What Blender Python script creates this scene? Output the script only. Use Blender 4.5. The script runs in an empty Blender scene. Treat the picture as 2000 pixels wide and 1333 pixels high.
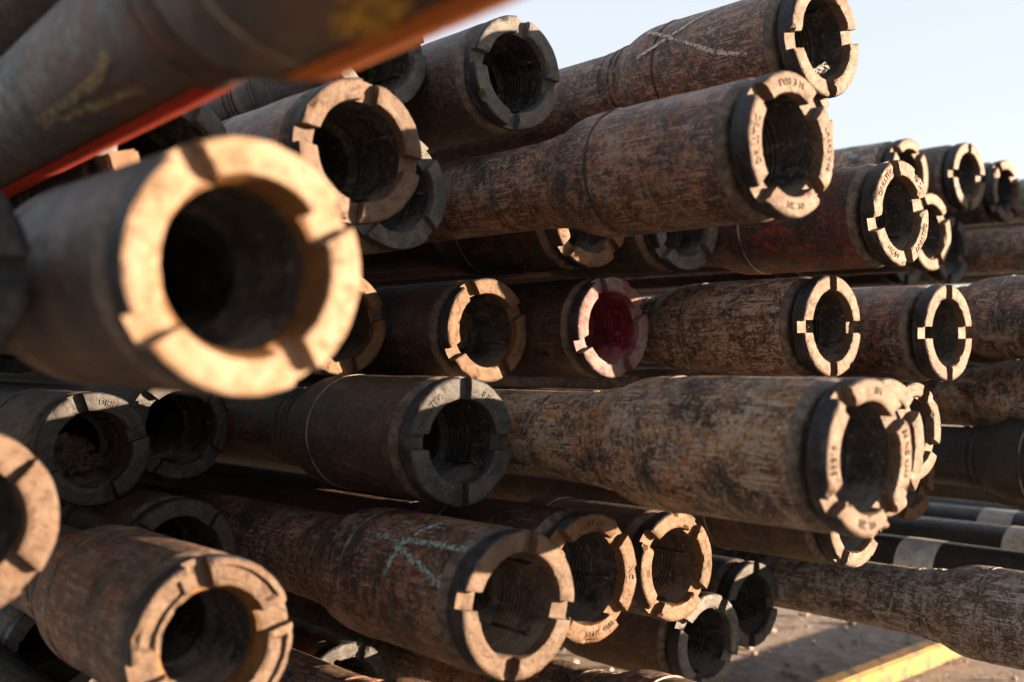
import bpy, bmesh, math, random
from mathutils import Vector, Matrix, noise

S = bpy.context.scene
COL = S.collection
R = math.radians
rng = random.Random(7)

# ------------------------------------------------------------------ camera, sky, sun, exposure
EYE = 1.02                                   # camera height above the ground
cam_d = bpy.data.cameras.new('camera')
cam_d.sensor_width = 36.0
cam_d.lens = 36.9
cam_d.clip_start = 0.02
cam_d.clip_end = 2000.0
cam_d.dof.use_dof = True
cam_d.dof.focus_distance = 1.58
cam_d.dof.aperture_fstop = 3.2
cam_d.dof.aperture_blades = 9
cam = bpy.data.objects.new('camera', cam_d)
COL.objects.link(cam)
cam.location = (0, 0, EYE)
cam.rotation_euler = (R(90), 0, 0)
S.camera = cam

SUN_EL, SUN_AZ = 7.0, 98.0                  # degrees above the horizon, clockwise from +Y
world = bpy.data.worlds.new('World')
S.world = world
world.use_nodes = True
wn = world.node_tree.nodes
sky = wn.new('ShaderNodeTexSky')
sky.sky_type = 'NISHITA'
sky.sun_disc = False
sky.sun_elevation = R(SUN_EL)
sky.sun_rotation = R(SUN_AZ)
sky.air_density = 1.0
sky.dust_density = 0.4
sky.ozone_density = 1.0
veil = wn.new('ShaderNodeMix')               # a thin even veil of high cloud over the whole sky
veil.data_type = 'RGBA'
veil.inputs[0].default_value = 0.84
veil.inputs[7].default_value = (1.29, 1.315, 1.43, 1.0)
world.node_tree.links.new(sky.outputs[0], veil.inputs[6])
world.node_tree.links.new(veil.outputs[2], wn['Background'].inputs[0])
wn['Background'].inputs[1].default_value = 0.10

sun_d = bpy.data.lights.new('sun', 'SUN')
sun_d.energy = 5.0
sun_d.angle = R(0.6)
sun_d.color = (1.0, 0.72, 0.48)
sun = bpy.data.objects.new('sun', sun_d)
COL.objects.link(sun)
sd = Vector((math.sin(R(SUN_AZ)) * math.cos(R(SUN_EL)), math.cos(R(SUN_AZ)) * math.cos(R(SUN_EL)), math.sin(R(SUN_EL))))
sun.rotation_euler = sd.to_track_quat('Z', 'Y').to_euler()
sun.location = (4, -2, 4)

S.render.engine = 'CYCLES'
S.cycles.use_denoising = True
S.cycles.max_bounces = 6
S.view_settings.view_transform = 'Standard'
S.view_settings.look = 'None'
S.view_settings.exposure = 2.7
S.view_settings.gamma = 1.0
S.view_settings.use_curve_mapping = False

# ------------------------------------------------------------------ node helpers
class NT:
    def __init__(self, name):
        self.m = bpy.data.materials.new(name)
        self.m.use_nodes = True
        self.t = self.m.node_tree
        self.b = self.t.nodes['Principled BSDF']
        self.tc = self.t.nodes.new('ShaderNodeTexCoord')
        self.oi = self.t.nodes.new('ShaderNodeObjectInfo')
        mul = self.t.nodes.new('ShaderNodeMath')
        mul.operation = 'MULTIPLY'
        mul.inputs[1].default_value = 97.0
        self.link(self.oi.outputs['Random'], mul.inputs[0])
        self.w = mul.outputs[0]

    def link(self, a, b):
        self.t.links.new(a, b)

    def put(self, sock, v):
        if hasattr(v, 'is_linked') or isinstance(v, bpy.types.NodeSocket):
            self.link(v, sock)
        elif isinstance(v, (tuple, list)):
            sock.default_value = tuple(v) + ((1.0,) if len(v) == 3 and sock.type == 'RGBA' else ())
        else:
            sock.default_value = v

    def noise(self, scale, detail=5.0, rough=0.6, dist=0.0, stretch=(1, 1, 1), seed=0.0):
        mp = self.t.nodes.new('ShaderNodeMapping')
        mp.inputs['Scale'].default_value = stretch
        mp.inputs['Location'].default_value = (seed * 1.37, seed * 0.71, seed * 2.11)
        self.link(self.tc.outputs['Object'], mp.inputs['Vector'])
        n = self.t.nodes.new('ShaderNodeTexNoise')
        n.noise_dimensions = '4D'
        self.link(mp.outputs[0], n.inputs['Vector'])
        self.link(self.w, n.inputs['W'])
        n.inputs['Scale'].default_value = scale
        n.inputs['Detail'].default_value = detail
        n.inputs['Roughness'].default_value = rough
        n.inputs['Distortion'].default_value = dist
        return n.outputs['Fac']

    def voro(self, scale, seed=0.0, stretch=(1, 1, 1)):
        mp = self.t.nodes.new('ShaderNodeMapping')
        mp.inputs['Location'].default_value = (seed, seed * 0.4, seed * 1.7)
        mp.inputs['Scale'].default_value = stretch
        self.link(self.tc.outputs['Object'], mp.inputs['Vector'])
        n = self.t.nodes.new('ShaderNodeTexVoronoi')
        n.voronoi_dimensions = '4D'
        self.link(mp.outputs[0], n.inputs['Vector'])
        self.link(self.w, n.inputs['W'])
        n.inputs['Scale'].default_value = scale
        return n.outputs['Distance']

    def ramp(self, fac, lo, hi, a=0.0, b=1.0):
        n = self.t.nodes.new('ShaderNodeMapRange')
        n.clamp = True
        n.interpolation_type = 'SMOOTHSTEP'
        self.put(n.inputs['Value'], fac)
        n.inputs['From Min'].default_value = lo
        n.inputs['From Max'].default_value = hi
        n.inputs['To Min'].default_value = a
        n.inputs['To Max'].default_value = b
        return n.outputs['Result']

    def math(self, op, a, b=0.0):
        n = self.t.nodes.new('ShaderNodeMath')
        n.operation = op
        self.put(n.inputs[0], a)
        self.put(n.inputs[1], b)
        return n.outputs[0]

    def mix(self, fac, a, b):
        n = self.t.nodes.new('ShaderNodeMix')
        n.data_type = 'RGBA'
        self.put(n.inputs['Factor'], fac)
        self.put(n.inputs['A'] if False else n.inputs[6], a)
        self.put(n.inputs[7], b)
        return n.outputs[2]

    def bump(self, h, strength, dist, prev=None):
        n = self.t.nodes.new('ShaderNodeBump')
        n.inputs['Strength'].default_value = strength
        n.inputs['Distance'].default_value = dist
        self.put(n.inputs['Height'], h)
        if prev is not None:
            self.link(prev, n.inputs['Normal'])
        return n.outputs[0]

    def out(self, col, rough, normal=None, spec=0.5, metal=0.0):
        self.put(self.b.inputs['Base Color'], col)
        self.put(self.b.inputs['Roughness'], rough)
        self.b.inputs['Specular IOR Level'].default_value = spec
        self.put(self.b.inputs['Metallic'], metal)
        if normal is not None:
            self.link(normal, self.b.inputs['Normal'])
        return self.m


def steel(name, base, blot, rust, worn, k_black=0.5, k_rust=0.55, k_worn=0.55, k_streak=0.55, rough=0.5, mottle=0.3, k_ring=0.45, k_crack=0.45):
    """weathered pipe steel; the local x axis runs along the pipe"""
    n = NT(name)
    blots = n.noise(12, 10, 0.76, 0.9, (0.85, 1, 1), 1)
    blots2 = n.noise(40, 9, 0.78, 0.6, (0.9, 1, 1), 2)
    streak = n.noise(330, 5, 0.68, 0.25, (0.06, 1, 1), 3)
    scale_ = n.noise(48, 9, 0.78, 0.9, (0.7, 1, 1), 9)
    ringy = n.noise(120, 7, 0.72, 0.9, (1.3, 0.25, 0.25), 4)
    mott = n.noise(24, 9, 0.76, 1.3, (1.3, 0.7, 0.7), 7)
    big = n.noise(5.5, 6, 0.62, 0.6, (1, 1, 1), 5)
    fine = n.noise(230, 5, 0.78, 0.0, (1, 1, 1), 6)
    grit = n.math('MULTIPLY', n.math('SUBTRACT', fine, 0.5), 0.34)
    blots = n.math('ADD', n.math('ADD', blots, grit), n.math('MULTIPLY', n.math('SUBTRACT', big, 0.5), -0.55))
    mott = n.math('ADD', mott, grit)
    scale_ = n.math('ADD', scale_, n.math('MULTIPLY', grit, 0.8))
    c = n.mix(n.ramp(blots2, 0.42, 0.58), base, rust)
    c = n.mix(n.ramp(blots, k_black - 0.02, k_black + 0.025), c, blot)
    rr = n.math('MULTIPLY', n.ramp(blots2, k_rust, k_rust + 0.03), n.ramp(big, 0.40, 0.55))
    c = n.mix(rr, c, tuple(min(1, x * 2.2) for x in rust))
    mm = n.math('MULTIPLY', n.ramp(mott, 0.49, 0.60), mottle)
    c = n.mix(mm, c, worn)
    ww = n.math('MULTIPLY', n.math('MULTIPLY', n.ramp(streak, k_streak - 0.06, k_streak + 0.03), n.ramp(scale_, 0.47, 0.53)), n.ramp(blots, k_worn - 0.08, k_worn, 1.0, 0.05))
    c = n.mix(n.math('MULTIPLY', ww, 0.9), c, worn)
    rw = n.math('MULTIPLY', n.ramp(ringy, 0.56, 0.64), n.ramp(big, 0.45, 0.58, 0.9, 0.15))
    c = n.mix(n.math('MULTIPLY', rw, k_ring), c, worn)
    dk = n.math('MULTIPLY', n.ramp(streak, 0.46, 0.39), n.ramp(scale_, 0.44, 0.52))
    c = n.mix(n.math('MULTIPLY', dk, k_crack), c, blot)
    patch = n.math('ADD', n.noise(17, 9, 0.74, 0.5, (0.55, 1, 1), 12), n.math('MULTIPLY', grit, 0.9))
    c = n.mix(n.math('MULTIPLY', n.ramp(patch, 0.565, 0.62), 0.62), c, worn)
    c = n.mix(n.math('MULTIPLY', n.ramp(patch, 0.435, 0.385), 0.8), c, blot)
    c = n.mix(n.math('MULTIPLY', n.ramp(fine, 0.55, 0.64), 0.7), c, tuple(x * 1.35 for x in worn))
    c = n.mix(n.math('MULTIPLY', n.ramp(fine, 0.46, 0.38), 0.85), c, (0.005, 0.004, 0.004))
    sp = n.voro(48, 3.0)
    c = n.mix(n.math('MULTIPLY', n.ramp(sp, 0.10, 0.055), n.ramp(blots2, 0.48, 0.56)), c, tuple(min(0.6, x * 2.8) for x in worn))
    nb = n.bump(n.math('ADD', n.math('MULTIPLY', streak, 0.6), fine), 0.9, 0.0022)
    nb = n.bump(n.math('ADD', n.math('ADD', blots2, scale_), ringy), 0.8, 0.004, nb)
    ro = n.ramp(n.math('ADD', n.math('MULTIPLY', fine, 0.5), n.math('MULTIPLY', blots2, 0.5)), 0.38, 0.62, rough - 0.22, rough + 0.20)
    return n.out(c, ro, nb, 0.45)


M = {}
BLK = (0.010, 0.008, 0.008)
M['dark'] = steel('dark_rusty_steel', (0.020, 0.0095, 0.0065), BLK, (0.042, 0.014, 0.007), (0.125, 0.078, 0.056), 0.51, 0.54, 0.54, 0.57, 0.46, 0.28)
M['brown'] = steel('brown_rusty_steel', (0.042, 0.0185, 0.0108), BLK, (0.092, 0.032, 0.013), (0.33, 0.225, 0.162), 0.525, 0.52, 0.57, 0.54, 0.46, 0.42)
M['rust'] = steel('deep_rust_steel', (0.036, 0.014, 0.008), BLK, (0.070, 0.020, 0.008), (0.13, 0.075, 0.048), 0.52, 0.54, 0.54, 0.60, 0.5, 0.30)
M['red'] = steel('red_rusty_steel', (0.046, 0.009, 0.0065), BLK, (0.095, 0.015, 0.009), (0.16, 0.078, 0.055), 0.515, 0.54, 0.49, 0.61, 0.46, 0.2)
M['worn'] = steel('scratched_steel', (0.070, 0.036, 0.022), BLK, (0.115, 0.046, 0.017), (0.38, 0.30, 0.23), 0.55, 0.53, 0.68, 0.485, 0.5, 0.55)
M['mottled'] = steel('mottled_steel', (0.070, 0.042, 0.028), BLK, (0.160, 0.074, 0.020), (0.40, 0.325, 0.255), 0.535, 0.51, 0.58, 0.52, 0.46, 0.5, 0.25, 0.2)
M['grey'] = steel('grey_weathered_steel', (0.115, 0.098, 0.084), (0.020, 0.014, 0.012), (0.080, 0.042, 0.027), (0.38, 0.345, 0.305), 0.525, 0.60, 0.72, 0.53, 0.52, 0.7, 0.3, 0.3)
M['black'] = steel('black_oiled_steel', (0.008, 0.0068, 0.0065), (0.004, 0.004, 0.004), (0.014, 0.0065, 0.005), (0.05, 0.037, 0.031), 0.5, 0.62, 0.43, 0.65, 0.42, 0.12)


def cap_side():
    n = NT('black_protector_side')
    a = n.noise(30, 6, 0.65, 0.3, (1, 1, 1), 1)
    s = n.noise(140, 4, 0.6, 0.0, (1, 0.3, 0.3), 2)
    f = n.noise(500, 2, 0.6, 0, (1, 1, 1), 3)
    c = n.mix(n.ramp(a, 0.38, 0.66), (0.007, 0.008, 0.010), (0.026, 0.027, 0.031))
    c = n.mix(n.math('MULTIPLY', n.ramp(s, 0.55, 0.7), 0.5), c, (0.085, 0.085, 0.085))
    c = n.mix(n.math('MULTIPLY', n.ramp(f, 0.6, 0.72), 0.4), c, (0.16, 0.14, 0.12))
    nb = n.bump(n.math('ADD', a, n.math('MULTIPLY', s, 0.5)), 0.4, 0.0018)
    return n.out(c, n.ramp(a, 0.3, 0.7, 0.42, 0.66), nb, 0.22)


def cap_face(name, c0, c1, dirt, rust):
    n = NT(name)
    a = n.noise(22, 8, 0.7, 0.8, (1, 1, 1), 1)
    b = n.noise(70, 8, 0.75, 0.9, (1, 1, 1), 2)
    f = n.noise(330, 3, 0.7, 0, (1, 1, 1), 3)
    s = n.noise(150, 5, 0.7, 1.6, (1, 0.25, 1), 4)
    g = n.noise(38, 8, 0.72, 0.6, (1, 1, 1), 8)
    c = n.mix(n.ramp(a, 0.38, 0.60), c0, c1)
    c = n.mix(n.math('MULTIPLY', n.ramp(g, 0.50, 0.60), 0.75), c, rust)
    c = n.mix(n.math('MULTIPLY', n.ramp(b, 0.53, 0.62), 0.8), c, dirt)
    c = n.mix(n.math('MULTIPLY', n.ramp(s, 0.58, 0.66), 0.5), c, tuple(min(1, x * 1.5) for x in c1))
    c = n.mix(n.math('MULTIPLY', n.ramp(s, 0.40, 0.32), 0.6), c, dirt)
    c = n.mix(n.math('MULTIPLY', n.ramp(f, 0.43, 0.33), 0.8), c, tuple(x * 0.3 for x in dirt))
    c = n.mix(n.math('MULTIPLY', n.oi.outputs['Random'], 0.5), c, tuple(0.5 * p + 0.9 * q for p, q in zip(rust, dirt)))
    pit = n.voro(95, 2.0)
    c = n.mix(n.math('MULTIPLY', n.ramp(pit, 0.16, 0.08), n.ramp(g, 0.42, 0.5)), c, tuple(x * 0.35 for x in dirt))
    nb = n.bump(n.math('ADD', b, n.math('MULTIPLY', f, 0.4)), 0.8, 0.0022)
    nb = n.bump(n.math('ADD', a, n.math('MULTIPLY', s, 0.4)), 0.6, 0.004, nb)
    return n.out(c, n.ramp(b, 0.3, 0.7, 0.42, 0.75), nb, 0.35)


def cap_bore(name, c0, c1, dust):
    """rough inner wall; the colour turns paler where the wall faces up"""
    n = NT(name)
    a = n.noise(26, 8, 0.72, 0.5, (1, 1, 1), 1)
    b = n.noise(150, 6, 0.75, 0.3, (1, 1, 1), 2)
    s = n.noise(70, 5, 0.65, 0.0, (0.2, 1, 1), 4)
    ge = n.t.nodes.new('ShaderNodeNewGeometry')
    sx = n.t.nodes.new('ShaderNodeSeparateXYZ')
    n.link(ge.outputs['Normal'], sx.inputs[0])
    up = n.math('ADD', n.ramp(sx.outputs['Z'], 0.25, 1.0, 0.0, 0.30), a)
    c = n.mix(n.ramp(a, 0.38, 0.62), c0, c1)
    c = n.mix(n.math('MULTIPLY', n.ramp(up, 0.55, 0.80), 0.9), c, dust)  # blends to the paler tone on upward-facing wall
    c = n.mix(n.math('MULTIPLY', n.ramp(b, 0.54, 0.64), 0.7), c, tuple(x * 1.2 for x in dust))
    c = n.mix(n.math('MULTIPLY', n.ramp(b, 0.44, 0.36), 0.8), c, tuple(x * 0.4 for x in c0))
    c = n.mix(n.math('MULTIPLY', n.ramp(s, 0.58, 0.68), 0.5), c, dust)
    nb = n.bump(n.math('ADD', n.math('MULTIPLY', a, 1.5), b), 0.9, 0.003)
    return n.out(c, n.ramp(b, 0.35, 0.65, 0.4, 0.75), nb, 0.4)


M['cap_side'] = cap_side()
M['cap_face'] = cap_face('dusty_protector_face', (0.0638, 0.0408, 0.0263), (0.1190, 0.0799, 0.0527), (0.0145, 0.0085, 0.0059), (0.0748, 0.0357, 0.0145))
M['cap_face_orange'] = cap_face('sun_orange_protector_face', (0.0704, 0.0378, 0.0167), (0.1144, 0.0651, 0.0299), (0.0150, 0.0079, 0.0053), (0.0968, 0.0414, 0.0097))  # orange tint of the warm sun put into the cap colour
M['cap_face_shaded'] = cap_face('shaded_protector_face', (0.0157, 0.0157, 0.0162), (0.0366, 0.0360, 0.0355), (0.0073, 0.0068, 0.0068), (0.0601, 0.0564, 0.0523))  # darker copy of the tan face, with the shadow on those caps painted in
M['cap_face_grey_shaded'] = cap_face('grey_shaded_protector_face', (0.030, 0.030, 0.030), (0.075, 0.073, 0.070), (0.012, 0.011, 0.011), (0.12, 0.112, 0.10))  # greyed copy of the tan face, with shade put into the colour
M['cap_face_black'] = cap_face('black_protector_face', (0.016, 0.016, 0.018), (0.036, 0.036, 0.038), (0.008, 0.008, 0.008), (0.07, 0.065, 0.06))
M['cap_face_pale'] = cap_face('pale_protector_face', (0.2051, 0.1442, 0.0957), (0.2962, 0.2202, 0.1550), (0.0532, 0.0304, 0.0182), (0.1747, 0.0972, 0.0456))
M['cap_face_red'] = cap_face('red_painted_face', (0.0960, 0.0224, 0.0230), (0.1088, 0.0960, 0.0928), (0.0768, 0.0026, 0.0064), (0.0832, 0.0640, 0.0608))
M['bore'] = cap_bore('dark_bore', (0.010, 0.010, 0.010), (0.034, 0.032, 0.031), (0.12, 0.108, 0.098))
M['flare'] = cap_face('rusty_bore_mouth', (0.060, 0.024, 0.008), (0.13, 0.060, 0.014), (0.012, 0.007, 0.005), (0.16, 0.072, 0.012))
M['bore_brown'] = cap_bore('dusty_brown_bore', (0.028, 0.020, 0.016), (0.07, 0.052, 0.041), (0.14, 0.11, 0.085))
M['bore_red'] = cap_bore('red_bore', (0.060, 0.0015, 0.008), (0.115, 0.004, 0.016), (0.20, 0.10, 0.095))


def plain(name, c0, c1, scale=40, rough=0.7, b=0.4, dist=0.002, thr=(0.4, 0.62), c2=None):
    n = NT(name)
    a = n.noise(scale, 7, 0.68, 0.4, (1, 1, 1), 1)
    f = n.noise(scale * 8, 4, 0.65, 0, (1, 1, 1), 2)
    c = n.mix(n.ramp(a, thr[0], thr[1]), c0, c1)
    if c2:
        c = n.mix(n.math('MULTIPLY', n.ramp(f, 0.55, 0.66), 0.8), c, c2)
    return n.out(c, rough, n.bump(n.math('ADD', a, n.math('MULTIPLY', f, 0.4)), b, dist), 0.4)


M['weld'] = plain('bright_scuffed_ring', (0.034, 0.0238, 0.0179), (0.17, 0.1487, 0.1232), 26, 0.5)
M['weld_dark'] = plain('dark_seam', (0.006, 0.005, 0.004), (0.05, 0.035, 0.026), 30, 0.6)
M['bevel'] = plain('bare_steel_shoulder', (0.0338, 0.024, 0.018), (0.105, 0.081, 0.0615), 70, 0.55)
M['rib'] = plain('protector_rib', (0.012, 0.012, 0.013), (0.06, 0.055, 0.05), 60, 0.6)
M['white'] = plain('white_paint_band', (0.306, 0.3145, 0.3145), (0.527, 0.5355, 0.527), 28, 0.6, 0.3, 0.001, (0.36, 0.6), (0.136, 0.1275, 0.1105))
M['yellow'] = plain('worn_yellow_paint', (0.075, 0.042, 0.014), (0.20, 0.115, 0.010), 18, 0.6, 0.5, 0.003, (0.43, 0.50), (0.05, 0.028, 0.014))
M['soil'] = plain('dry_soil', (0.02, 0.013, 0.01), (0.09, 0.06, 0.045), 120, 0.95, 1.0, 0.004, (0.4, 0.6), (0.16, 0.12, 0.10))
M['stand_in'] = plain('cap_stand_in_tan', (0.096, 0.052, 0.03), (0.144, 0.084, 0.052), 30, 0.8)
M['scrap'] = plain('crumpled_foil', (0.15, 0.15, 0.144), (0.372, 0.372, 0.36), 220, 0.5, 1.0, 0.004)
M['stone'] = plain('pebble', (0.20, 0.175, 0.155), (0.36, 0.32, 0.29), 30, 0.9)


def chalk(name, col, thr):
    n = NT(name)
    a = n.noise(260, 4, 0.7, 0.2, (1, 1, 1), 1)
    b = n.noise(60, 4, 0.6, 0.0, (1, 1, 1), 2)
    k = n.ramp(n.math('ADD', n.math('MULTIPLY', a, 0.7), n.math('MULTIPLY', b, 0.3)), thr - 0.03, thr + 0.03)
    n.out(col, 0.9, None, 0.2)
    n.put(n.b.inputs['Alpha'], k)
    return n.m


M['chalk_teal'] = chalk('turquoise_chalk', (0.22, 0.35, 0.32), 0.505)
M['chalk_white'] = chalk('white_chalk', (0.40, 0.36, 0.31), 0.48)
M['chalk_yellow'] = chalk('yellow_chalk', (0.26, 0.20, 0.11), 0.49)
M['sun_rim_red'] = chalk('red_sunlit_rim', (0.30, 0.026, 0.009), 0.43)  # sunlit lower edge of the big blurred pipe, painted on as red
M['dust'] = chalk('tan_dust_patch', (0.17, 0.115, 0.08), 0.47)
M['sun_rim_orange'] = chalk('orange_sunlit_rim', (0.26, 0.075, 0.012), 0.42)  # orange sunlight along the joint's lower edge, painted on as colour
M['paint_yellow'] = chalk('yellow_paint_smear', (0.34, 0.20, 0.03), 0.5)

# ------------------------------------------------------------------ mesh helpers
def mesh_obj(name, verts, faces, mats, parent=None, slots=None, sharp=38):
    me = bpy.data.meshes.new(name)
    me.from_pydata(verts, [], faces)
    for m in mats:
        me.materials.append(m)
    if slots:
        me.polygons.foreach_set('material_index', slots)
    me.polygons.foreach_set('use_smooth', [True] * len(me.polygons))
    me.set_sharp_from_angle(angle=R(sharp))
    me.update()
    o = bpy.data.objects.new(name, me)
    COL.objects.link(o)
    if parent is not None:
        o.parent = parent
    return o


def place(o, parent, loc=(0, 0, 0), rot=(0, 0, 0)):
    o.parent = parent
    o.location = loc
    o.rotation_euler = rot
    return o


def link_mesh(name, me, parent, loc=(0, 0, 0), rot=(0, 0, 0)):
    o = bpy.data.objects.new(name, me)
    COL.objects.link(o)
    return place(o, parent, loc, rot)


def lathe(profile, n=96, wob=0.0, seed=0.0):
    """profile of (x, r) along the local x axis"""
    v, f = [], []
    for x, r in profile:
        for j in range(n):
            a = 2 * math.pi * j / n
            rr = r
            if wob:
                rr += wob * noise.noise(Vector((x * 14 + seed, math.cos(a) * 2.5, math.sin(a) * 2.5)))
            v.append((x, rr * math.sin(a), rr * math.cos(a)))
    for i in range(len(profile) - 1):
        for j in range(n):
            k = (j + 1) % n
            f.append((i * n + j, i * n + k, (i + 1) * n + k, (i + 1) * n + j))
    return v, f


def mesh_of(name, v, f, mats, slots=None, sharp=38):
    o = mesh_obj(name, v, f, mats, None, slots, sharp)
    me = o.data
    bpy.data.objects.remove(o)
    return me


# --- the thread protector: a flanged ring with four square notches, its face at x = 0
RO, RI, ND = 0.083, 0.0585, 0.0135


def cap_mesh(name, seed, mats, pads=False, notch_w=0.021, chip=1.0, ri=RI, flare=False):
    ridges = []
    for q in range(6):
        xr = -0.102 + 0.0068 * q
        ridges += [(xr, ri - 0.0002), (xr + 0.002, ri - 0.0016), (xr + 0.004, ri - 0.0016), (xr + 0.006, ri - 0.0002)]
    nb_ = len(ridges)
    prof = [(-0.118, ri - 0.010), (-0.112, ri - 0.009), (-0.105, ri - 0.001)] + ridges + [(-0.060, ri), (-0.030, ri), (-ND - 0.002, ri), (-0.0035, ri), (-0.001, ri + 0.0008),
            (0.0, ri + 0.003)]
    r0, r1 = ri + 0.0055, RO - 0.0075
    prof += [(0.0, r0 + 0.0005), ('p', r0 + 0.002), ('p', (r0 + r1) / 2), ('p', r1 - 0.002), (0.0, r1 - 0.0005)]
    prof += [(-0.0002, RO - 0.0042), (-0.0014, RO - 0.0016), (-0.0038, RO), (-0.0075, RO), (-ND - 0.001, RO), (-0.0165, RO + 0.0001), (-0.0185, RO - 0.0006), (-0.0200, RO - 0.0006), (-0.0215, RO), (-0.0245, RO - 0.0006), (-0.0258, RO - 0.004), (-0.0262, 0.0645), (-0.0372, 0.064)]
    if flare:                                # a rusty funnel at the mouth of the bore
        prof = [(p if p[0] == 'p' or p[0] > -0.004 or p[1] > ri + 0.002 else ((-0.0165 if p[0] == -ND - 0.002 else p[0]), p[1] - 0.0045)) for p in prof]
    npf = len(prof)
    cols = []
    n_t, n_n = 22, 4
    hw = notch_w / 2
    rr = random.Random(seed)
    edge_j = [[rr.uniform(-0.0012, 0.0012) for _ in range(2)] for _ in range(4)]
    for q in range(4):
        c0 = q * math.pi / 2
        for kind, cnt in (('n', n_n), ('t', n_t)):
            for i in range(cnt + 1):
                t = i / cnt
                cols.append((q, kind, t))
    v = []
    for (q, kind, t) in cols:
        c0 = q * math.pi / 2
        w0 = hw + edge_j[q][0]
        w1 = hw + edge_j[q][1]
        nq = (q + 1) % 4
        w2 = hw + edge_j[nq][0]
        for (x, r) in prof:
            pad = x == 'p'
            xx = 0.0 if pad else x
            if kind == 'n':
                ph = c0 + math.asin(w0 / r) * -(1 - t) + math.asin(w1 / r) * t
            else:
                ph = (c0 + math.asin(w1 / r)) * (1 - t) + (c0 + math.pi / 2 - math.asin(w2 / r)) * t
            p = Vector((math.cos(ph) * 3, math.sin(ph) * 3, r * 40 + seed * 7.3))
            nz = noise.noise(p * 1.3)
            nz2 = noise.noise(p * 4.0 + Vector((5, 1, 2)))
            if kind == 'n' and xx > -ND:
                xx = -ND - 0.0006 * (1 + nz)
                if r < ri + 0.002:
                    xx -= 0.0006
            elif xx > -0.02:
                dep = 0.0008 * nz + 0.0005 * nz2 + 0.0003 * noise.noise(p * 9.0)
                if kind == 't' and xx > -0.006:
                    e = min(t, 1 - t)
                    if e < 0.06:                      # worn notch corners
                        dep -= chip * 0.0022 * (1 - e / 0.06) * max(0.0, 0.35 + nz2)
                    if nz > 0.33:                     # chipped rim
                        dep -= chip * (nz - 0.33) * 0.016 * (1.0 if r > RO - 0.006 or r < ri + 0.004 else 0.3)
                if pad and pads and 0.13 < t < 0.87:
                    dep -= 0.0045
                xx += dep
            r2 = r + 0.00045 * nz2 - (0.0016 * max(0.0, nz2 - 0.25) * chip if xx > -0.012 and r > RO - 0.003 else 0.0)
            v.append((xx, r2 * math.sin(ph), r2 * math.cos(ph)))
    f, s = [], []
    nc = len(cols)
    for c in range(nc):
        d = (c + 1) % nc
        step = cols[c][1] != cols[d][1]
        for i in range(npf - 1):
            f.append((c * npf + i, d * npf + i, d * npf + i + 1, c * npf + i + 1))
            k = cols[c][1]
            if flare and i in (5 + nb_, 4 + nb_):
                s.append(3)
            elif i < 5 + nb_:
                s.append(2)
            elif step:
                s.append(1 if i < 17 + nb_ else 0)
            elif i < 15 + nb_ or (k == 'n' and i < 17 + nb_):
                s.append(1)
            else:
                s.append(0)
    me = mesh_of(name, v, f, mats, s, 34)
    bm = bmesh.new()
    bm.from_mesh(me)
    bmesh.ops.remove_doubles(bm, verts=bm.verts, dist=1e-6)
    bmesh.ops.recalc_face_normals(bm, faces=bm.faces)
    bm.to_mesh(me)
    bm.free()
    me.set_sharp_from_angle(angle=R(34))
    return me


FACE = {'tan': ('cap_face', 'bore'), 'tanb': ('cap_face', 'bore_brown'), 'dark': ('cap_face_shaded', 'bore'), 'darkb': ('cap_face_shaded', 'bore_brown'),
        'black': ('cap_face_black', 'bore'), 'grey': ('cap_face_grey_shaded', 'bore'), 'orange': ('cap_face_orange', 'bore'), 'orangeb': ('cap_face_orange', 'bore_brown'), 'pale': ('cap_face_pale', 'bore'), 'red': ('cap_face_red', 'bore_red')}
cap_cache = {}


def get_cap(face, seed, pads, chip, wide, ri, flare):
    key = (face, seed, pads, chip, wide, ri, flare)
    if key not in cap_cache:
        fm, bm_ = FACE[face]
        cap_cache[key] = cap_mesh('thread_protector', seed, [M['cap_side'], M[fm], M[bm_], M['flare']], pads, wide, chip, ri, flare)
    return cap_cache[key]


# --- raised lettering bent round the face
txt_cache = {}


def text_mesh(word, size):
    cu = bpy.data.curves.new('lettering', 'FONT')
    cu.body = word
    cu.size = size
    cu.align_x = 'CENTER'
    cu.align_y = 'CENTER'
    cu.extrude = 0.0007
    cu.resolution_u = 2
    o = bpy.data.objects.new('lettering', cu)
    COL.objects.link(o)
    dg = bpy.context.evaluated_depsgraph_get()
    me = bpy.data.meshes.new_from_object(o.evaluated_get(dg))
    bpy.data.objects.remove(o)
    v = [tuple(x.co) for x in me.vertices]
    f = [tuple(p.vertices) for p in me.polygons]
    bpy.data.meshes.remove(me)
    return v, f


def lettering(parent, words, mat, roll, ri=RI):
    """words: (text, centre angle clockwise from up, tops outward?, size); each word is a part of its own"""
    rm = (ri + RO) / 2 - 0.0008
    for word, ang, outw, size in words:
        key = (word, size)
        if key not in txt_cache:
            txt_cache[key] = text_mesh(word, size)
        v, f = txt_cache[key]
        vs = []
        for x, y, z in v:
            a = R(ang) + (x / rm if outw else -x / rm)
            r = rm + (y if outw else -y)
            vs.append((0.0004 + z, r * math.sin(a), r * math.cos(a)))
        o = mesh_obj('raised_lettering', vs, f, [mat], None, None, 30)
        place(o, parent, (0, 0, 0), (R(roll), 0, 0))     # undo the roll of the protector, angles stay upright


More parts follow.
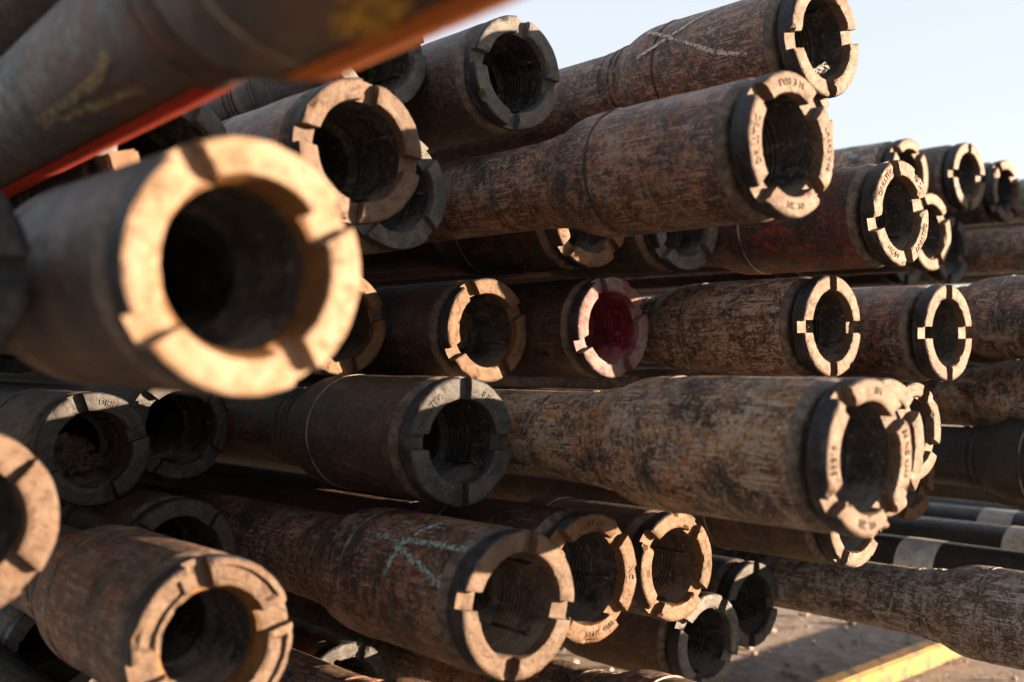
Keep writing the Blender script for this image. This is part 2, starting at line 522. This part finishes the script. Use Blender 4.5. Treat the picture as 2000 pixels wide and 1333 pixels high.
# --- shared meshes of the pipe itself
RJ, RB = 0.083, 0.0605
JP = [(-0.037, 0.0625), (-0.0375, 0.0735), (-0.0385, 0.0765), (-0.0475, 0.0828), (-0.049, RJ)]
x = -0.06
while x > -0.235:
    JP.append((x, RJ))
    x -= 0.022
JP += [(-0.246, RJ), (-0.254, RJ - 0.0012), (-0.258, RJ - 0.0012), (-0.264, RJ), (-0.284, RJ - 0.0002), (-0.297, RJ - 0.0012), (-0.310, RJ - 0.0036), (-0.323, RJ - 0.0076), (-0.336, RJ - 0.0126), (-0.346, RJ - 0.0164), (-0.353, RB + 0.0046),
       (-0.354, RB + 0.0064), (-0.361, RB + 0.0060), (-0.362, RB + 0.0032), (-0.369, RB + 0.0026), (-0.370, RB + 0.0044), (-0.376, RB + 0.0040), (-0.377, RB + 0.0018), (-0.393, RB + 0.0012), (-0.394, RB + 0.0024), (-0.399, RB + 0.0022), (-0.400, RB + 0.0009), (-0.46, RB + 0.0006)]
LEN = 6.5
BP = [(-0.4595, RB)]
x = -0.50
while x > -LEN:
    BP.append((x, RB))
    x -= 0.12 if x > -2.5 else 0.5
BORE = [(-0.118, 0.0495), (-0.16, 0.046), (-0.36, 0.045), (-0.361, 0.0)]
joint_cache, body_cache = {}, {}
n_v, n_f = lathe(BORE, 48)
bore_me = mesh_of('pipe_bore', n_v, n_f, [M['bore']])
w_v, w_f = lathe([(-0.2538, RJ - 0.0016), (-0.2546, RJ + 0.0003), (-0.2560, RJ + 0.0007), (-0.2574, RJ + 0.0003), (-0.2582, RJ - 0.0016)], 120, 0.0008)
weld_me = mesh_of('scuffed_ring', w_v, w_f, [M['weld']])
seam_me = mesh_of('scuffed_ring', w_v, w_f, [M['weld_dark']])


def rib_mesh():
    bm = bmesh.new()
    pts = [(-0.028, 0.0), (-0.034, 0.0046), (-0.096, 0.0046), (-0.103, 0.0)]
    vs = []
    for s in (-0.0013, 0.0013):
        vs.append([bm.verts.new((px, s, RI + 0.0005 - h)) for px, h in pts])
    a, b = vs
    bm.faces.new(a)
    bm.faces.new(b[::-1])
    for i in range(4):
        j = (i + 1) % 4
        bm.faces.new((a[j], a[i], b[i], b[j]))
    me = bpy.data.meshes.new('rib')
    bm.to_mesh(me)
    bm.free()
    me.materials.append(M['rib'])
    return me


rib_me = rib_mesh()


def joint_mesh(mat, seed):
    key = (mat, seed)
    if key not in joint_cache:
        v, f = lathe(JP, 112, 0.0009, seed * 3.1)
        sl = [1 if i // 112 < 4 else 0 for i in range(len(f))]
        joint_cache[key] = mesh_of('tool_joint', v, f, [M[mat], M['bevel']], sl, 40)
    return joint_cache[key]


def body_mesh(mat):
    if mat not in body_cache:
        v, f = lathe(BP, 72, 0.0006)
        body_cache[mat] = mesh_of('pipe_body', v, f, [M[mat]])
    return body_cache[mat]


# stack frame: u runs level across the stack, away from the eye; depth is the distance along the view axis
YAW = 40.5
CU, SU = math.cos(R(YAW)), math.sin(R(YAW))


def axis_matrix(u, down, depth, yaw, el):
    x = (u - SU * depth) / CU
    a = Vector((math.sin(R(yaw)) * math.cos(R(el)), -math.cos(R(yaw)) * math.cos(R(el)), math.sin(R(el))))
    y = Vector((math.cos(R(yaw)), math.sin(R(yaw)), 0))
    z = a.cross(y)
    m = Matrix((a, y, z)).transposed().to_4x4()
    m.translation = Vector((x, depth, EYE - down))
    return m


GROUP = 'drill pipes in the stacked pile'


def thing(name, label, cat, matrix, group=None):
    o = bpy.data.objects.new(name, None)
    o.empty_display_size = 0.05
    COL.objects.link(o)
    o.matrix_world = matrix
    o['label'] = label
    o['category'] = cat
    if group:
        o['group'] = group
    return o


count = [0]


def pipe(label, u, down, depth, roll=0, el=0.0, mat='dark', face='tan', words=None, pads=False, ribs=True, yaw=None, flush=False, chip=1.0, wide=0.021, cap=True, ring=1, ri=RI, flare=False):
    count[0] += 1
    k = count[0]
    if yaw is None:
        yaw = YAW + random.Random(k).uniform(-0.35, 0.35)
    root = thing('drill_pipe', label, 'pipe', axis_matrix(u, down, depth, yaw, el), GROUP)
    spin = R((k * 67) % 360)
    link_mesh('pipe_body', body_mesh(mat), root, (0, 0, 0), (spin, 0, 0))
    dx = 0.0075 if flush else 0.0
    link_mesh('tool_joint', joint_mesh(mat, k % 5), root, (dx, 0, 0), (spin, 0, 0))
    if ring:
        link_mesh('scuffed_ring', weld_me if ring == 1 else seam_me, root, (dx, 0, 0), (spin, 0, 0))
    link_mesh('pipe_bore', bore_me, root)
    if cap:
        c = link_mesh('thread_protector', get_cap(face, k, pads, chip, wide, ri, flare), root, (0, 0, 0), (R(-roll), 0, 0))
        if ribs:
            for q in range(4):
                link_mesh('rib', rib_me, c, (0, 0, 0), (R(45 + 90 * q + (k * 13) % 30 - 15), 0, 0)).scale = (1, ri / RI, ri / RI)
        if words:
            lettering(c, words, M[FACE[face][0]], roll, ri)
    return root


def mark(parent, strokes, width, mat, r=RJ, name='chalk_mark'):
    """strokes: lists of (x along the pipe, degrees clockwise from up) laid on the curved skin"""
    v, f = [], []
    nw = max(2, int(width / 0.005) + 2)
    rr = random.Random(len(strokes))
    for st in strokes:
        P = [(x, R(a) * r) for x, a in st]
        out = []
        for (x0, y0), (x1, y1) in zip(P, P[1:]):
            n = max(2, int(math.hypot(x1 - x0, y1 - y0) / 0.004))
            for i in range(n):
                t = i / n
                out.append((x0 + (x1 - x0) * t, y0 + (y1 - y0) * t))
        out.append(P[-1])
        base = len(v)
        for i, (px, py) in enumerate(out):
            q = out[min(i + 1, len(out) - 1)]
            p = out[max(i - 1, 0)]
            d = Vector((q[0] - p[0], q[1] - p[1]))
            d.normalize()
            w = width * (0.5 + (0.02 if name == 'painted_sun_rim' else 0.16) * rr.uniform(-1, 1))
            for q in range(nw):
                s = -1 + 2 * q / (nw - 1)
                xx, yy = px - d.y * w * s, py + d.x * w * s
                a = yy / r
                v.append((xx, (r + 0.0014) * math.sin(a), (r + 0.0014) * math.cos(a)))
            if i:
                b = base + nw * i
                for q in range(nw - 1):
                    f.append((b - nw + q, b - nw + q + 1, b + q + 1, b + q))
    o = mesh_obj(name, v, f, [mat], parent)
    return o


# ------------------------------------------------------------------ ground
def ground():
    v, f = [], []
    # fine grid near the stack, coarse to the horizon
    xs = [-900, -200, -40, -8] + [-4 + 0.25 * i for i in range(41)] + [10, 40, 200, 900]
    ys = [-900, -200, -40, -4] + [0 + 0.25 * i for i in range(33)] + [12, 40, 200, 900]
    for yy in ys:
        for xx in xs:
            near = abs(xx) < 9 and -1 < yy < 9
            z = 0.014 * noise.noise(Vector((xx * 1.3, yy * 1.3, 0))) if near else 0.0
            v.append((xx, yy, z))
    nx = len(xs)
    for j in range(len(ys) - 1):
        for i in range(nx - 1):
            f.append((j * nx + i, j * nx + i + 1, (j + 1) * nx + i + 1, (j + 1) * nx + i))
    n = NT('dry_gravelly_ground')
    a = n.noise(2.2, 6, 0.6, 0.3, (1, 1, 1), 1)
    b = n.noise(22, 8, 0.72, 0.3, (1, 1, 1), 2)
    d = n.noise(110, 4, 0.7, 0, (1, 1, 1), 3)
    c = n.mix(n.ramp(b, 0.36, 0.64), (0.200, 0.162, 0.136), (0.360, 0.307, 0.264))
    c = n.mix(n.math('MULTIPLY', n.ramp(a, 0.45, 0.62), 0.5), c, (0.260, 0.208, 0.172))
    c = n.mix(n.math('MULTIPLY', n.ramp(d, 0.55, 0.7), 0.6), c, (0.440, 0.378, 0.317))
    nb = n.bump(b, 0.9, 0.03)
    nb = n.bump(d, 0.6, 0.008, nb)
    o = mesh_obj('ground', v, f, [n.out(c, 0.95, nb, 0.2)])
    o['kind'] = 'structure'


ground()


def gravel():
    rr = random.Random(3)
    bm = bmesh.new()
    for i in range(2600):
        uu, ss = rr.uniform(0.6, 4.2), rr.uniform(-3.2, 0.6)
        x = CU * uu + SU * ss
        y = SU * uu - CU * ss
        s = 0.004 + 0.012 * rr.random() ** 3
        m = Matrix.Translation((x, y, 0.004 + s * 0.3)) @ Matrix.Rotation(rr.uniform(0, 6.28), 4, 'Z') @ Matrix.Diagonal((s * rr.uniform(0.8, 1.5), s, s * rr.uniform(0.5, 0.8), 1))
        bmesh.ops.create_icosphere(bm, subdivisions=1, radius=1.0, matrix=m)
    me = bpy.data.meshes.new('gravel')
    bm.to_mesh(me)
    bm.free()
    me.materials.append(M['stone'])
    o = bpy.data.objects.new('gravel', me)
    COL.objects.link(o)
    o['kind'] = 'stuff'


gravel()

# ------------------------------------------------------------------ the pile, layer by layer (u, down from eye level, depth of the capped end)
W_ = [('DRILLTEC', -52, True, 0.0125), ('8 8 2 3', 40, True, 0.0115), ('NC 50', 208, False, 0.0125)]
W2 = [('DRILLTEC', -50, True, 0.0125), ('08 24', 42, True, 0.0125), ('DRILLTEC', 122, False, 0.0125), ('NC 50', 205, False, 0.0125)]
W3 = [('LVFE 3 M', -4, True, 0.012), ('DRILLTEC', 268, True, 0.0125), ('NC 50', 178, False, 0.012), ('LMRP 3M 46', 88, True, 0.010)]
W4 = [('58E18', 272, True, 0.0125), ('50 NC 4000', 90, True, 0.0105), ('3M', 10, True, 0.012), ('NC 50', 190, False, 0.012)]
W5 = [('DRILLTEC', 28, True, 0.0125), ('DRILLTEC', 200, False, 0.012), ('NC 50', 118, False, 0.012)]
W6 = [('DEE 131', 4, True, 0.0115), ('NC', 92, True, 0.0125), ('50 NC 4000', 172, False, 0.0105)]

# top layer
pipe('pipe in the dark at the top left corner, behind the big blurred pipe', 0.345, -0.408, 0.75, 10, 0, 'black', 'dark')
pipe('grey ended pipe half hidden under the blurred pipe, left of the topmost grey cap', 0.844, -0.421, 1.52, -12, 0, 'dark', 'grey')
pipe('pipe with chipped grey cap in full view, highest whole end against the sky', 1.012, -0.396, 1.545, 8, 0, 'dark', 'grey', chip=1.8)
p5 = pipe('rusty pipe marked with a white chalk cross, its end cut by the top edge', 1.291, -0.425, 1.47, -12, 0, 'brown', 'tan', chip=2.2, ring=2)
pipe('pipe whose tan cap peeps out right behind the LVFE marked cap', 1.50, -0.361, 1.738, -20, 0, 'brown', 'tan')
p10 = pipe('small distant pipe with teal smudge, leftmost of the far top row', 2.30, -0.390, 2.45, 40, 0, 'worn', 'tan')
pipe('small distant pipe with upright cross of notches, middle of the far top row', 2.532, -0.405, 2.58, 0, 0, 'dark', 'tan')
pipe('small distant pipe near the right edge, last whole cap of the far top row', 2.835, -0.401, 2.81, -38, 0, 'dark', 'tan')
pipe('grey pipe side cut by the right edge, beyond the far top row caps', 3.05, -0.40, 2.5, 0, 0, 'grey', 'tan')

# second layer from the top
p0 = pipe('huge blurred pipe with yellow chalk lines crossing the top left corner', 0.2964, -0.2446, 0.4106, 20, 0.6, 'rust', 'tan', yaw=38.13)
pipe('pipe showing only a grey rim arc between the two big blurred pipes', 0.478, -0.205, 1.19, 22, 0, 'dark', 'grey')
pipe('pipe with tan and grey cap above and right of the big blurred cap', 0.648, -0.217, 1.195, 8, 0, 'brown', 'tan')
pipe('pipe with scraped pale grey rim right under the tan and grey cap', 0.83, -0.210, 1.46, 45, 0, 'dark', 'grey')
pipe('long brown pipe with large tan LVFE lettered cap in the upper middle', 1.012, -0.222, 1.185, -48, 0, 'brown', 'tan', W3, ribs=False, ring=2)
pipe('pipe showing just an orange lower rim beneath the long brown pipe', 1.19, -0.200, 1.68, 45, 0, 'dark', 'orange')
pipe('pipe showing the grey lower half of its cap beneath the long brown pipe', 1.36, -0.200, 1.75, 47, 0, 'dark', 'grey')
pipe('dark red pipe with sharp lettered tan cap numbered 08 24, upper right', 1.530, -0.200, 1.64, -16, 0, 'red', 'tan', W2, chip=1.4)
pipe('small pipe with tan cap tucked right behind the 08 24 cap', 2.128, -0.232, 2.23, -30, 0, 'dark', 'tan')
pipe('pipe showing only a dim lower rim, under the small tan cap at right', 2.315, -0.215, 2.47, 10, 0.4, 'dark', 'dark')
pipe('shaded brown pipe side at the right edge below the far top row', 2.75, -0.235, 2.2, 0, 0, 'brown', 'tan')

# middle layer
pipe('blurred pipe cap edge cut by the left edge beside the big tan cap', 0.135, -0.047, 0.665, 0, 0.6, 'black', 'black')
pipe('big blurred pipe with large tan cap, nearest whole end at the left', 0.305, -0.047, 0.662, -30, 0, 'dark', 'pale', chip=0.8, ribs=False, ri=0.0585, wide=0.022, flare=True)
pipe('pipe with half orange cap sticking out behind the big blurred cap', 0.873, -0.028, 1.655, -12, 0.6, 'dark', 'orange')
pipe('dark pipe with orange and grey cap holding dirt, left of the red cap', 1.054, -0.017, 1.665, -28, 0.6, 'dark', 'orange')
pipe('dark pipe with red painted cap and deep red bore', 1.231, -0.022, 1.70, -23, 0.6, 'dark', 'red', flush=True, ribs=False)
p17 = pipe('scratched grey brown pipe with pale cap holding soil, right of the red cap', 1.501, -0.024, 1.70, 0, 0.6, 'worn', 'tan', ribs=False, chip=0.8)
pipe('rust brown pipe with pale cap, second of the two pale caps at right', 1.726, -0.014, 1.785, 0, 0.6, 'brown', 'tan', ribs=False, chip=0.8)
pipe('brown pipe side with thin white ring at the right edge, middle height', 2.09, -0.049, 1.867, 0, 0.6, 'brown', 'tan')

# fourth layer
pipe('blurred pipe with tan cap cut in half by the left edge', 0.222, 0.156, 0.89, 45, 1.0, 'dark', 'tan', ribs=False, ri=0.054)
pipe('pipe with dark lettered cap full of dirt, left below the big blurred cap', 0.528, 0.157, 1.52, -18, 1.0, 'dark', 'darkb', W5, ri=0.0555)
pipe('pipe with black cap half hidden right behind the dark lettered cap', 0.686, 0.138, 1.67, 40, 1.0, 'black', 'black')
pipe('dark pipe with grey NC 50 cap near the middle of the pile', 0.818, 0.128, 1.33, 3, 0.9, 'dark', 'dark', W_, chip=0.8, ri=0.0545)
pipe('big mottled pipe with blurred tan 58E18 cap at centre right', 0.988, 0.121, 1.085, -33, 1.0, 'mottled', 'tan', W4, chip=1.6, ribs=False)
pipe('pipe with tan cap rim directly behind the big mottled pipe cap', 1.155, 0.127, 1.25, -37, 1.0, 'brown', 'tan')
pipe('pipe with narrow tan cap, third in the overlapping row at centre right', 1.665, 0.152, 1.765, 27, 1.0, 'dark', 'tan')
pipe('mottled pipe side with worn white patch at the right edge', 2.20, 0.113, 1.946, 0, 1.0, 'mottled', 'tan')

# fifth layer
pipe('pipe with tan cap lying lowest in the overlapping row at centre right', 1.843, 0.252, 1.96, 33, 1.3, 'dark', 'orange')
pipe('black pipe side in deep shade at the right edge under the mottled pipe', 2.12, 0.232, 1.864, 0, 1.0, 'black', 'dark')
pipe('blurred brown pipe with slotted tan cap at the bottom left corner', 0.438, 0.290, 1.005, -13, 1.6, 'brown', 'tan', pads=True, chip=1.2, ribs=False, ri=0.0545, wide=0.024, flare=True)
pipe('pipe with dark cap peeping over the blurred brown pipe at lower left', 0.600, 0.303, 1.46, 37, 1.6, 'dark', 'dark')
p31 = pipe('pipe with turquoise chalk star and large tan cap, bottom middle', 0.765, 0.294, 1.165, 13, 1.6, 'brown', 'tanb', chip=0.9)
pipe('pipe with golden lettered cap right behind the turquoise marked pipe', 0.946, 0.302, 1.335, -42, 1.6, 'dark', 'orange', W6, chip=1.2)
pipe('dark pipe with orange cap and dusty bore, under the big mottled pipe', 1.232, 0.344, 1.60, 40, 1.6, 'dark', 'orangeb', chip=2.0)
pipe('dark brown pipe whose cap hangs below the blurred 58E18 cap', 1.548, 0.288, 1.72, 33, 1.6, 'dark', 'tan')

# lowest layer
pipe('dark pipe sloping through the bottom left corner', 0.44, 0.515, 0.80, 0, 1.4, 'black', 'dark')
pipe('rusty pipe side cut by the bottom edge, left of the bottom middle', 0.70, 0.472, 1.008, 0, 1.4, 'brown', 'tan')
pipe('pipe with broken dark cap in the black gap at the bottom, left of the middle', 0.86, 0.550, 1.62, 20, 1.4, 'dark', 'black', chip=4.0)
pipe('brown pipe side with pale ring cut by the bottom edge, right of middle', 1.04, 0.515, 1.173, 0, 1.4, 'brown', 'tan')
pipe('pipe with speckled grey cap under the orange cap at the bottom', 1.42, 0.515, 1.79, 32, 1.4, 'dark', 'grey')
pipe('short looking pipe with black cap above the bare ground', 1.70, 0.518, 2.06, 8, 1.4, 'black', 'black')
pipe('long grey weathered pipe lying over the yellow bar at the bottom right', 1.845, 0.476, 1.65, 0, 1.4, 'grey', 'tan')

# filler pipes added to keep light out of the gaps
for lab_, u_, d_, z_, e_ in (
        ('added black filler pipe deep in shadow at the bottom left corner, under the slotted cap', 0.56, 0.515, 1.75, 1.4),
        ('added black filler pipe sunk in the gap right under the orange and grey cap', 1.33, 0.13, 2.4, 1.0),
        ('added black filler pipe glimpsed in the gap below the red cap', 1.50, 0.14, 3.2, 1.0),
        ('added black filler pipe in the slit below the second pale cap at the right', 2.30, -0.03, 2.1, 0.6),
        ('added black filler pipe in the dark slit right of the second pale cap, above the mottled side', 2.6, 0.08, 2.2, 0.6),
        ('added black filler pipe in shade just above the black pipes with white bands', 2.40, 0.30, 2.1, 1.2),
        ('added black filler pipe in the gap above the orange and grey cap', 1.72, -0.21, 3.6, 0.2),
        ('added black filler pipe with dark cap beside the small tan cap at the right', 2.52, -0.225, 2.6, 0.2),
        ('added black filler pipe in the gap above the brown side with the thin white ring', 2.95, -0.225, 2.4, 0.1),
        ('added black filler pipe low in the gap under the last far top row cap', 3.3, -0.41, 2.7, 0.0),
        ('added black filler pipe hidden left of the half orange cap, behind the big blurred cap', 0.67, -0.012, 2.3, 0.6)):
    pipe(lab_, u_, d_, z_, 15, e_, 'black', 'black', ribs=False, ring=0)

# chalk, paint and painted-on sunlit rims on the pipes
mark(p31, [[(-0.118, -14), (-0.143, -43.6), (-0.152, -72.5)], [(-0.203, -41.6), (-0.106, -40.8), (-0.03, -38.9)], [(-0.16, -46.4), (-0.092, -59.6), (-0.045, -71)]], 0.0075, M['chalk_teal'])
mark(p31, [[(-0.075, -92), (-0.055, -100), (-0.05, -108)]], 0.03, M['dust'], RJ, 'dust_patch')
mark(p5, [[(-0.282, -46), (-0.198, -73.8), (-0.129, -95.9), (-0.077, -105.3)], [(-0.15, -33), (-0.206, -57.7), (-0.252, -71.5), (-0.286, -79.5)]], 0.0055, M['chalk_white'])
mark(p0, [[(-0.681, -138), (-0.588, -136), (-0.504, -134.7), (-0.465, -124.2)], [(-0.677, -139.5), (-0.538, -150.5), (-0.465, -156)]], 0.008, M['chalk_yellow'], RB + 0.0006)
mark(p0, [[(-0.125, -160), (-0.165, -168), (-0.185, -176)]], 0.03, M['paint_yellow'], RJ, 'paint_smear')
mark(p0, [[(-0.42, 167), (-0.9, 168), (-1.6, 169), (-2.6, 170)]], 0.036, M['sun_rim_red'], RB + 0.0006, 'painted_sun_rim')
mark(p0, [[(-0.28, 166), (-0.1, 166), (-0.055, 166)]], 0.05, M['sun_rim_orange'], RJ, 'painted_sun_rim')
mark(p10, [[(-0.138, -44.0), (-0.112, -53.8), (-0.09, -60)], [(-0.15, -22), (-0.117, -18.3)]], 0.012, M['chalk_teal'])


# ------------------------------------------------------------------ black pipes with white bands, beyond the lowest layer
def banded(label, u, down, depth, bands, el=1.4):
    root = thing('banded_pipe', label, 'pipe', axis_matrix(u, down, depth, YAW, el), 'black pipes with white bands')
    prof = [(0.0, 0.05), (0.0, 0.063), (-0.004, 0.065)] + [(-0.05 - 0.1 * i, 0.065) for i in range(60)]
    v, f = lathe(prof, 72, 0.0004, u)
    mesh_obj('pipe_body', v, f, [M['black']], root)
    for b0, b1 in bands:
        n = 8
        v, f = lathe([(b0 + (b1 - b0) * i / n, 0.0657) for i in range(n + 1)], 72, 0.0004, u)
        mesh_obj('white_band', v, f, [M['white']], root)


banded('black pipe with the nearest white band, just behind the long grey pipe', 2.2, 0.480, 1.6, [(-0.985, -0.895)])
banded('second black pipe back, its white band cut by the right edge', 2.55, 0.490, 1.9, [(-0.815, -0.70)])
banded('third black pipe back, its white band dim and greyish', 2.8, 0.485, 1.9, [(-1.21, -1.12)])
banded('fourth black pipe back, a thin unbanded strip in shadow', 3.0, 0.485, 1.9, [])


# ------------------------------------------------------------------ things lying about
def yellow_bar():
    root = thing('yellow_bar', 'worn yellow painted square bar lying on the bare ground', 'bar', Matrix.Translation((CU * 1.9 + SU * -1.66, SU * 1.9 - CU * -1.66, 0.034)) @ Matrix.Rotation(R(YAW), 4, 'Z'))
    bm = bmesh.new()
    bmesh.ops.create_cube(bm, size=1.0, matrix=Matrix.Diagonal((5.0, 0.055, 0.068, 1)))
    bmesh.ops.bevel(bm, geom=bm.edges[:], offset=0.006, segments=2, affect='EDGES')
    me = bpy.data.meshes.new('bar')
    bm.to_mesh(me)
    bm.free()
    me.materials.append(M['yellow'])
    link_mesh('bar', me, root)


yellow_bar()


def lump(name, label, cat, matrix, size, n, mat, seed):
    """a crumbly clod: one knobbly core with many crumbs sunk in it"""
    rr = random.Random(seed)
    bm = bmesh.new()
    core = bmesh.ops.create_icosphere(bm, subdivisions=4, radius=1.0)
    for vv in core['verts']:
        d = vv.co.copy()
        k = 1.0 + 0.45 * noise.noise(d * 1.7 + Vector((seed, 0, 0))) + 0.30 * noise.noise(d * 5.0) + 0.2 * noise.noise(d * 12.0)
        vv.co = Vector((d.x * size[0], d.y * size[1], d.z * size[2])) * k
    for i in range(n):
        d = Vector((rr.gauss(0, 1), rr.gauss(0, 1), rr.gauss(0, 1))).normalized() * rr.uniform(0.85, 1.25)
        p = Vector((d.x * size[0], d.y * size[1], d.z * size[2]))
        s = 0.0012 + 0.004 * rr.random() ** 2.5
        ret = bmesh.ops.create_icosphere(bm, subdivisions=1, radius=s, matrix=Matrix.Translation(p))
        for vv in ret['verts']:
            vv.co = p + (vv.co - p) * (1 + 0.6 * noise.noise(vv.co * 400))
    me = bpy.data.meshes.new(name)
    bm.to_mesh(me)
    bm.free()
    me.materials.append(mat)
    o = bpy.data.objects.new(name, me)
    COL.objects.link(o)
    o.matrix_world = matrix
    o['label'] = label
    o['category'] = cat
    return o


def in_bore(u, down, depth, x, y, z):
    return axis_matrix(u, down, depth, YAW, 0.6) @ Matrix.Translation((x, y, z))


lump('soil_clump', 'crumbly dark soil clump stuck inside the pale cap right of the red cap', 'soil', in_bore(1.501, -0.024, 1.70, -0.085, 0.018, 0.0), (0.022, 0.022, 0.042), 160, M['soil'], 5)
lump('soil_clump', 'loose dark soil inside the orange and grey cap left of the red cap', 'soil', in_bore(1.054, -0.017, 1.665, -0.105, 0.0, 0.008), (0.014, 0.042, 0.036), 170, M['soil'], 8)
lump('soil_clump', 'round soil clod inside the second pale cap at right', 'soil', in_bore(1.726, -0.014, 1.785, -0.055, 0.012, -0.043), (0.018, 0.018, 0.013), 50, M['soil'], 9)
lump('soil_clump', 'dark soil filling the back of the lettered cap at left', 'soil', in_bore(0.528, 0.157, 1.52, -0.105, -0.008, -0.018), (0.014, 0.040, 0.030), 170, M['soil'], 11)


def scrap():
    bm = bmesh.new()
    bmesh.ops.create_grid(bm, x_segments=14, y_segments=8, size=1)
    for v in bm.verts:
        q = v.co.copy()
        v.co = Vector((q.x * 0.020, q.y * 0.012, 0.004 * noise.noise(Vector((q.x * 3, q.y * 3, 1))) + 0.002 * noise.noise(Vector((q.x * 9, q.y * 9, 4)))))
    r = bmesh.ops.solidify(bm, geom=bm.faces[:], thickness=0.0012)
    me = bpy.data.meshes.new('paper_scrap')
    bm.to_mesh(me)
    bm.free()
    me.materials.append(M['scrap'])
    o = bpy.data.objects.new('paper_scrap', me)
    COL.objects.link(o)
    o.matrix_world = in_bore(1.291, -0.425, 1.47, -0.030, 0.014, -0.042) @ Matrix.Rotation(R(-35), 4, 'Y') @ Matrix.Rotation(R(20), 4, 'Z')
    o['label'] = 'crumpled pale scrap inside the cap of the white crossed pipe'
    o['category'] = 'scrap'


scrap()


def block():  # made-up block in place of a cap fragment no pipe fits
    bm = bmesh.new()
    bmesh.ops.create_cube(bm, size=1.0, matrix=Matrix.Diagonal((0.032, 0.034, 0.036, 1)))
    bmesh.ops.bevel(bm, geom=bm.edges[:], offset=0.003, segments=2, affect='EDGES')
    me = bpy.data.meshes.new('cap_stand_in')
    bm.to_mesh(me)
    bm.free()
    me.materials.append(M['stand_in'])
    o = bpy.data.objects.new('cap_stand_in', me)
    COL.objects.link(o)
    o.matrix_world = Matrix.Translation((-0.42, 1.13, EYE + 0.185)) @ Matrix.Rotation(R(-52), 4, 'Z') @ Matrix.Rotation(R(15), 4, 'X')
    o['label'] = 'tan block standing in for a piece of cap between the two big blurred pipes'
    o['category'] = 'block'


block()
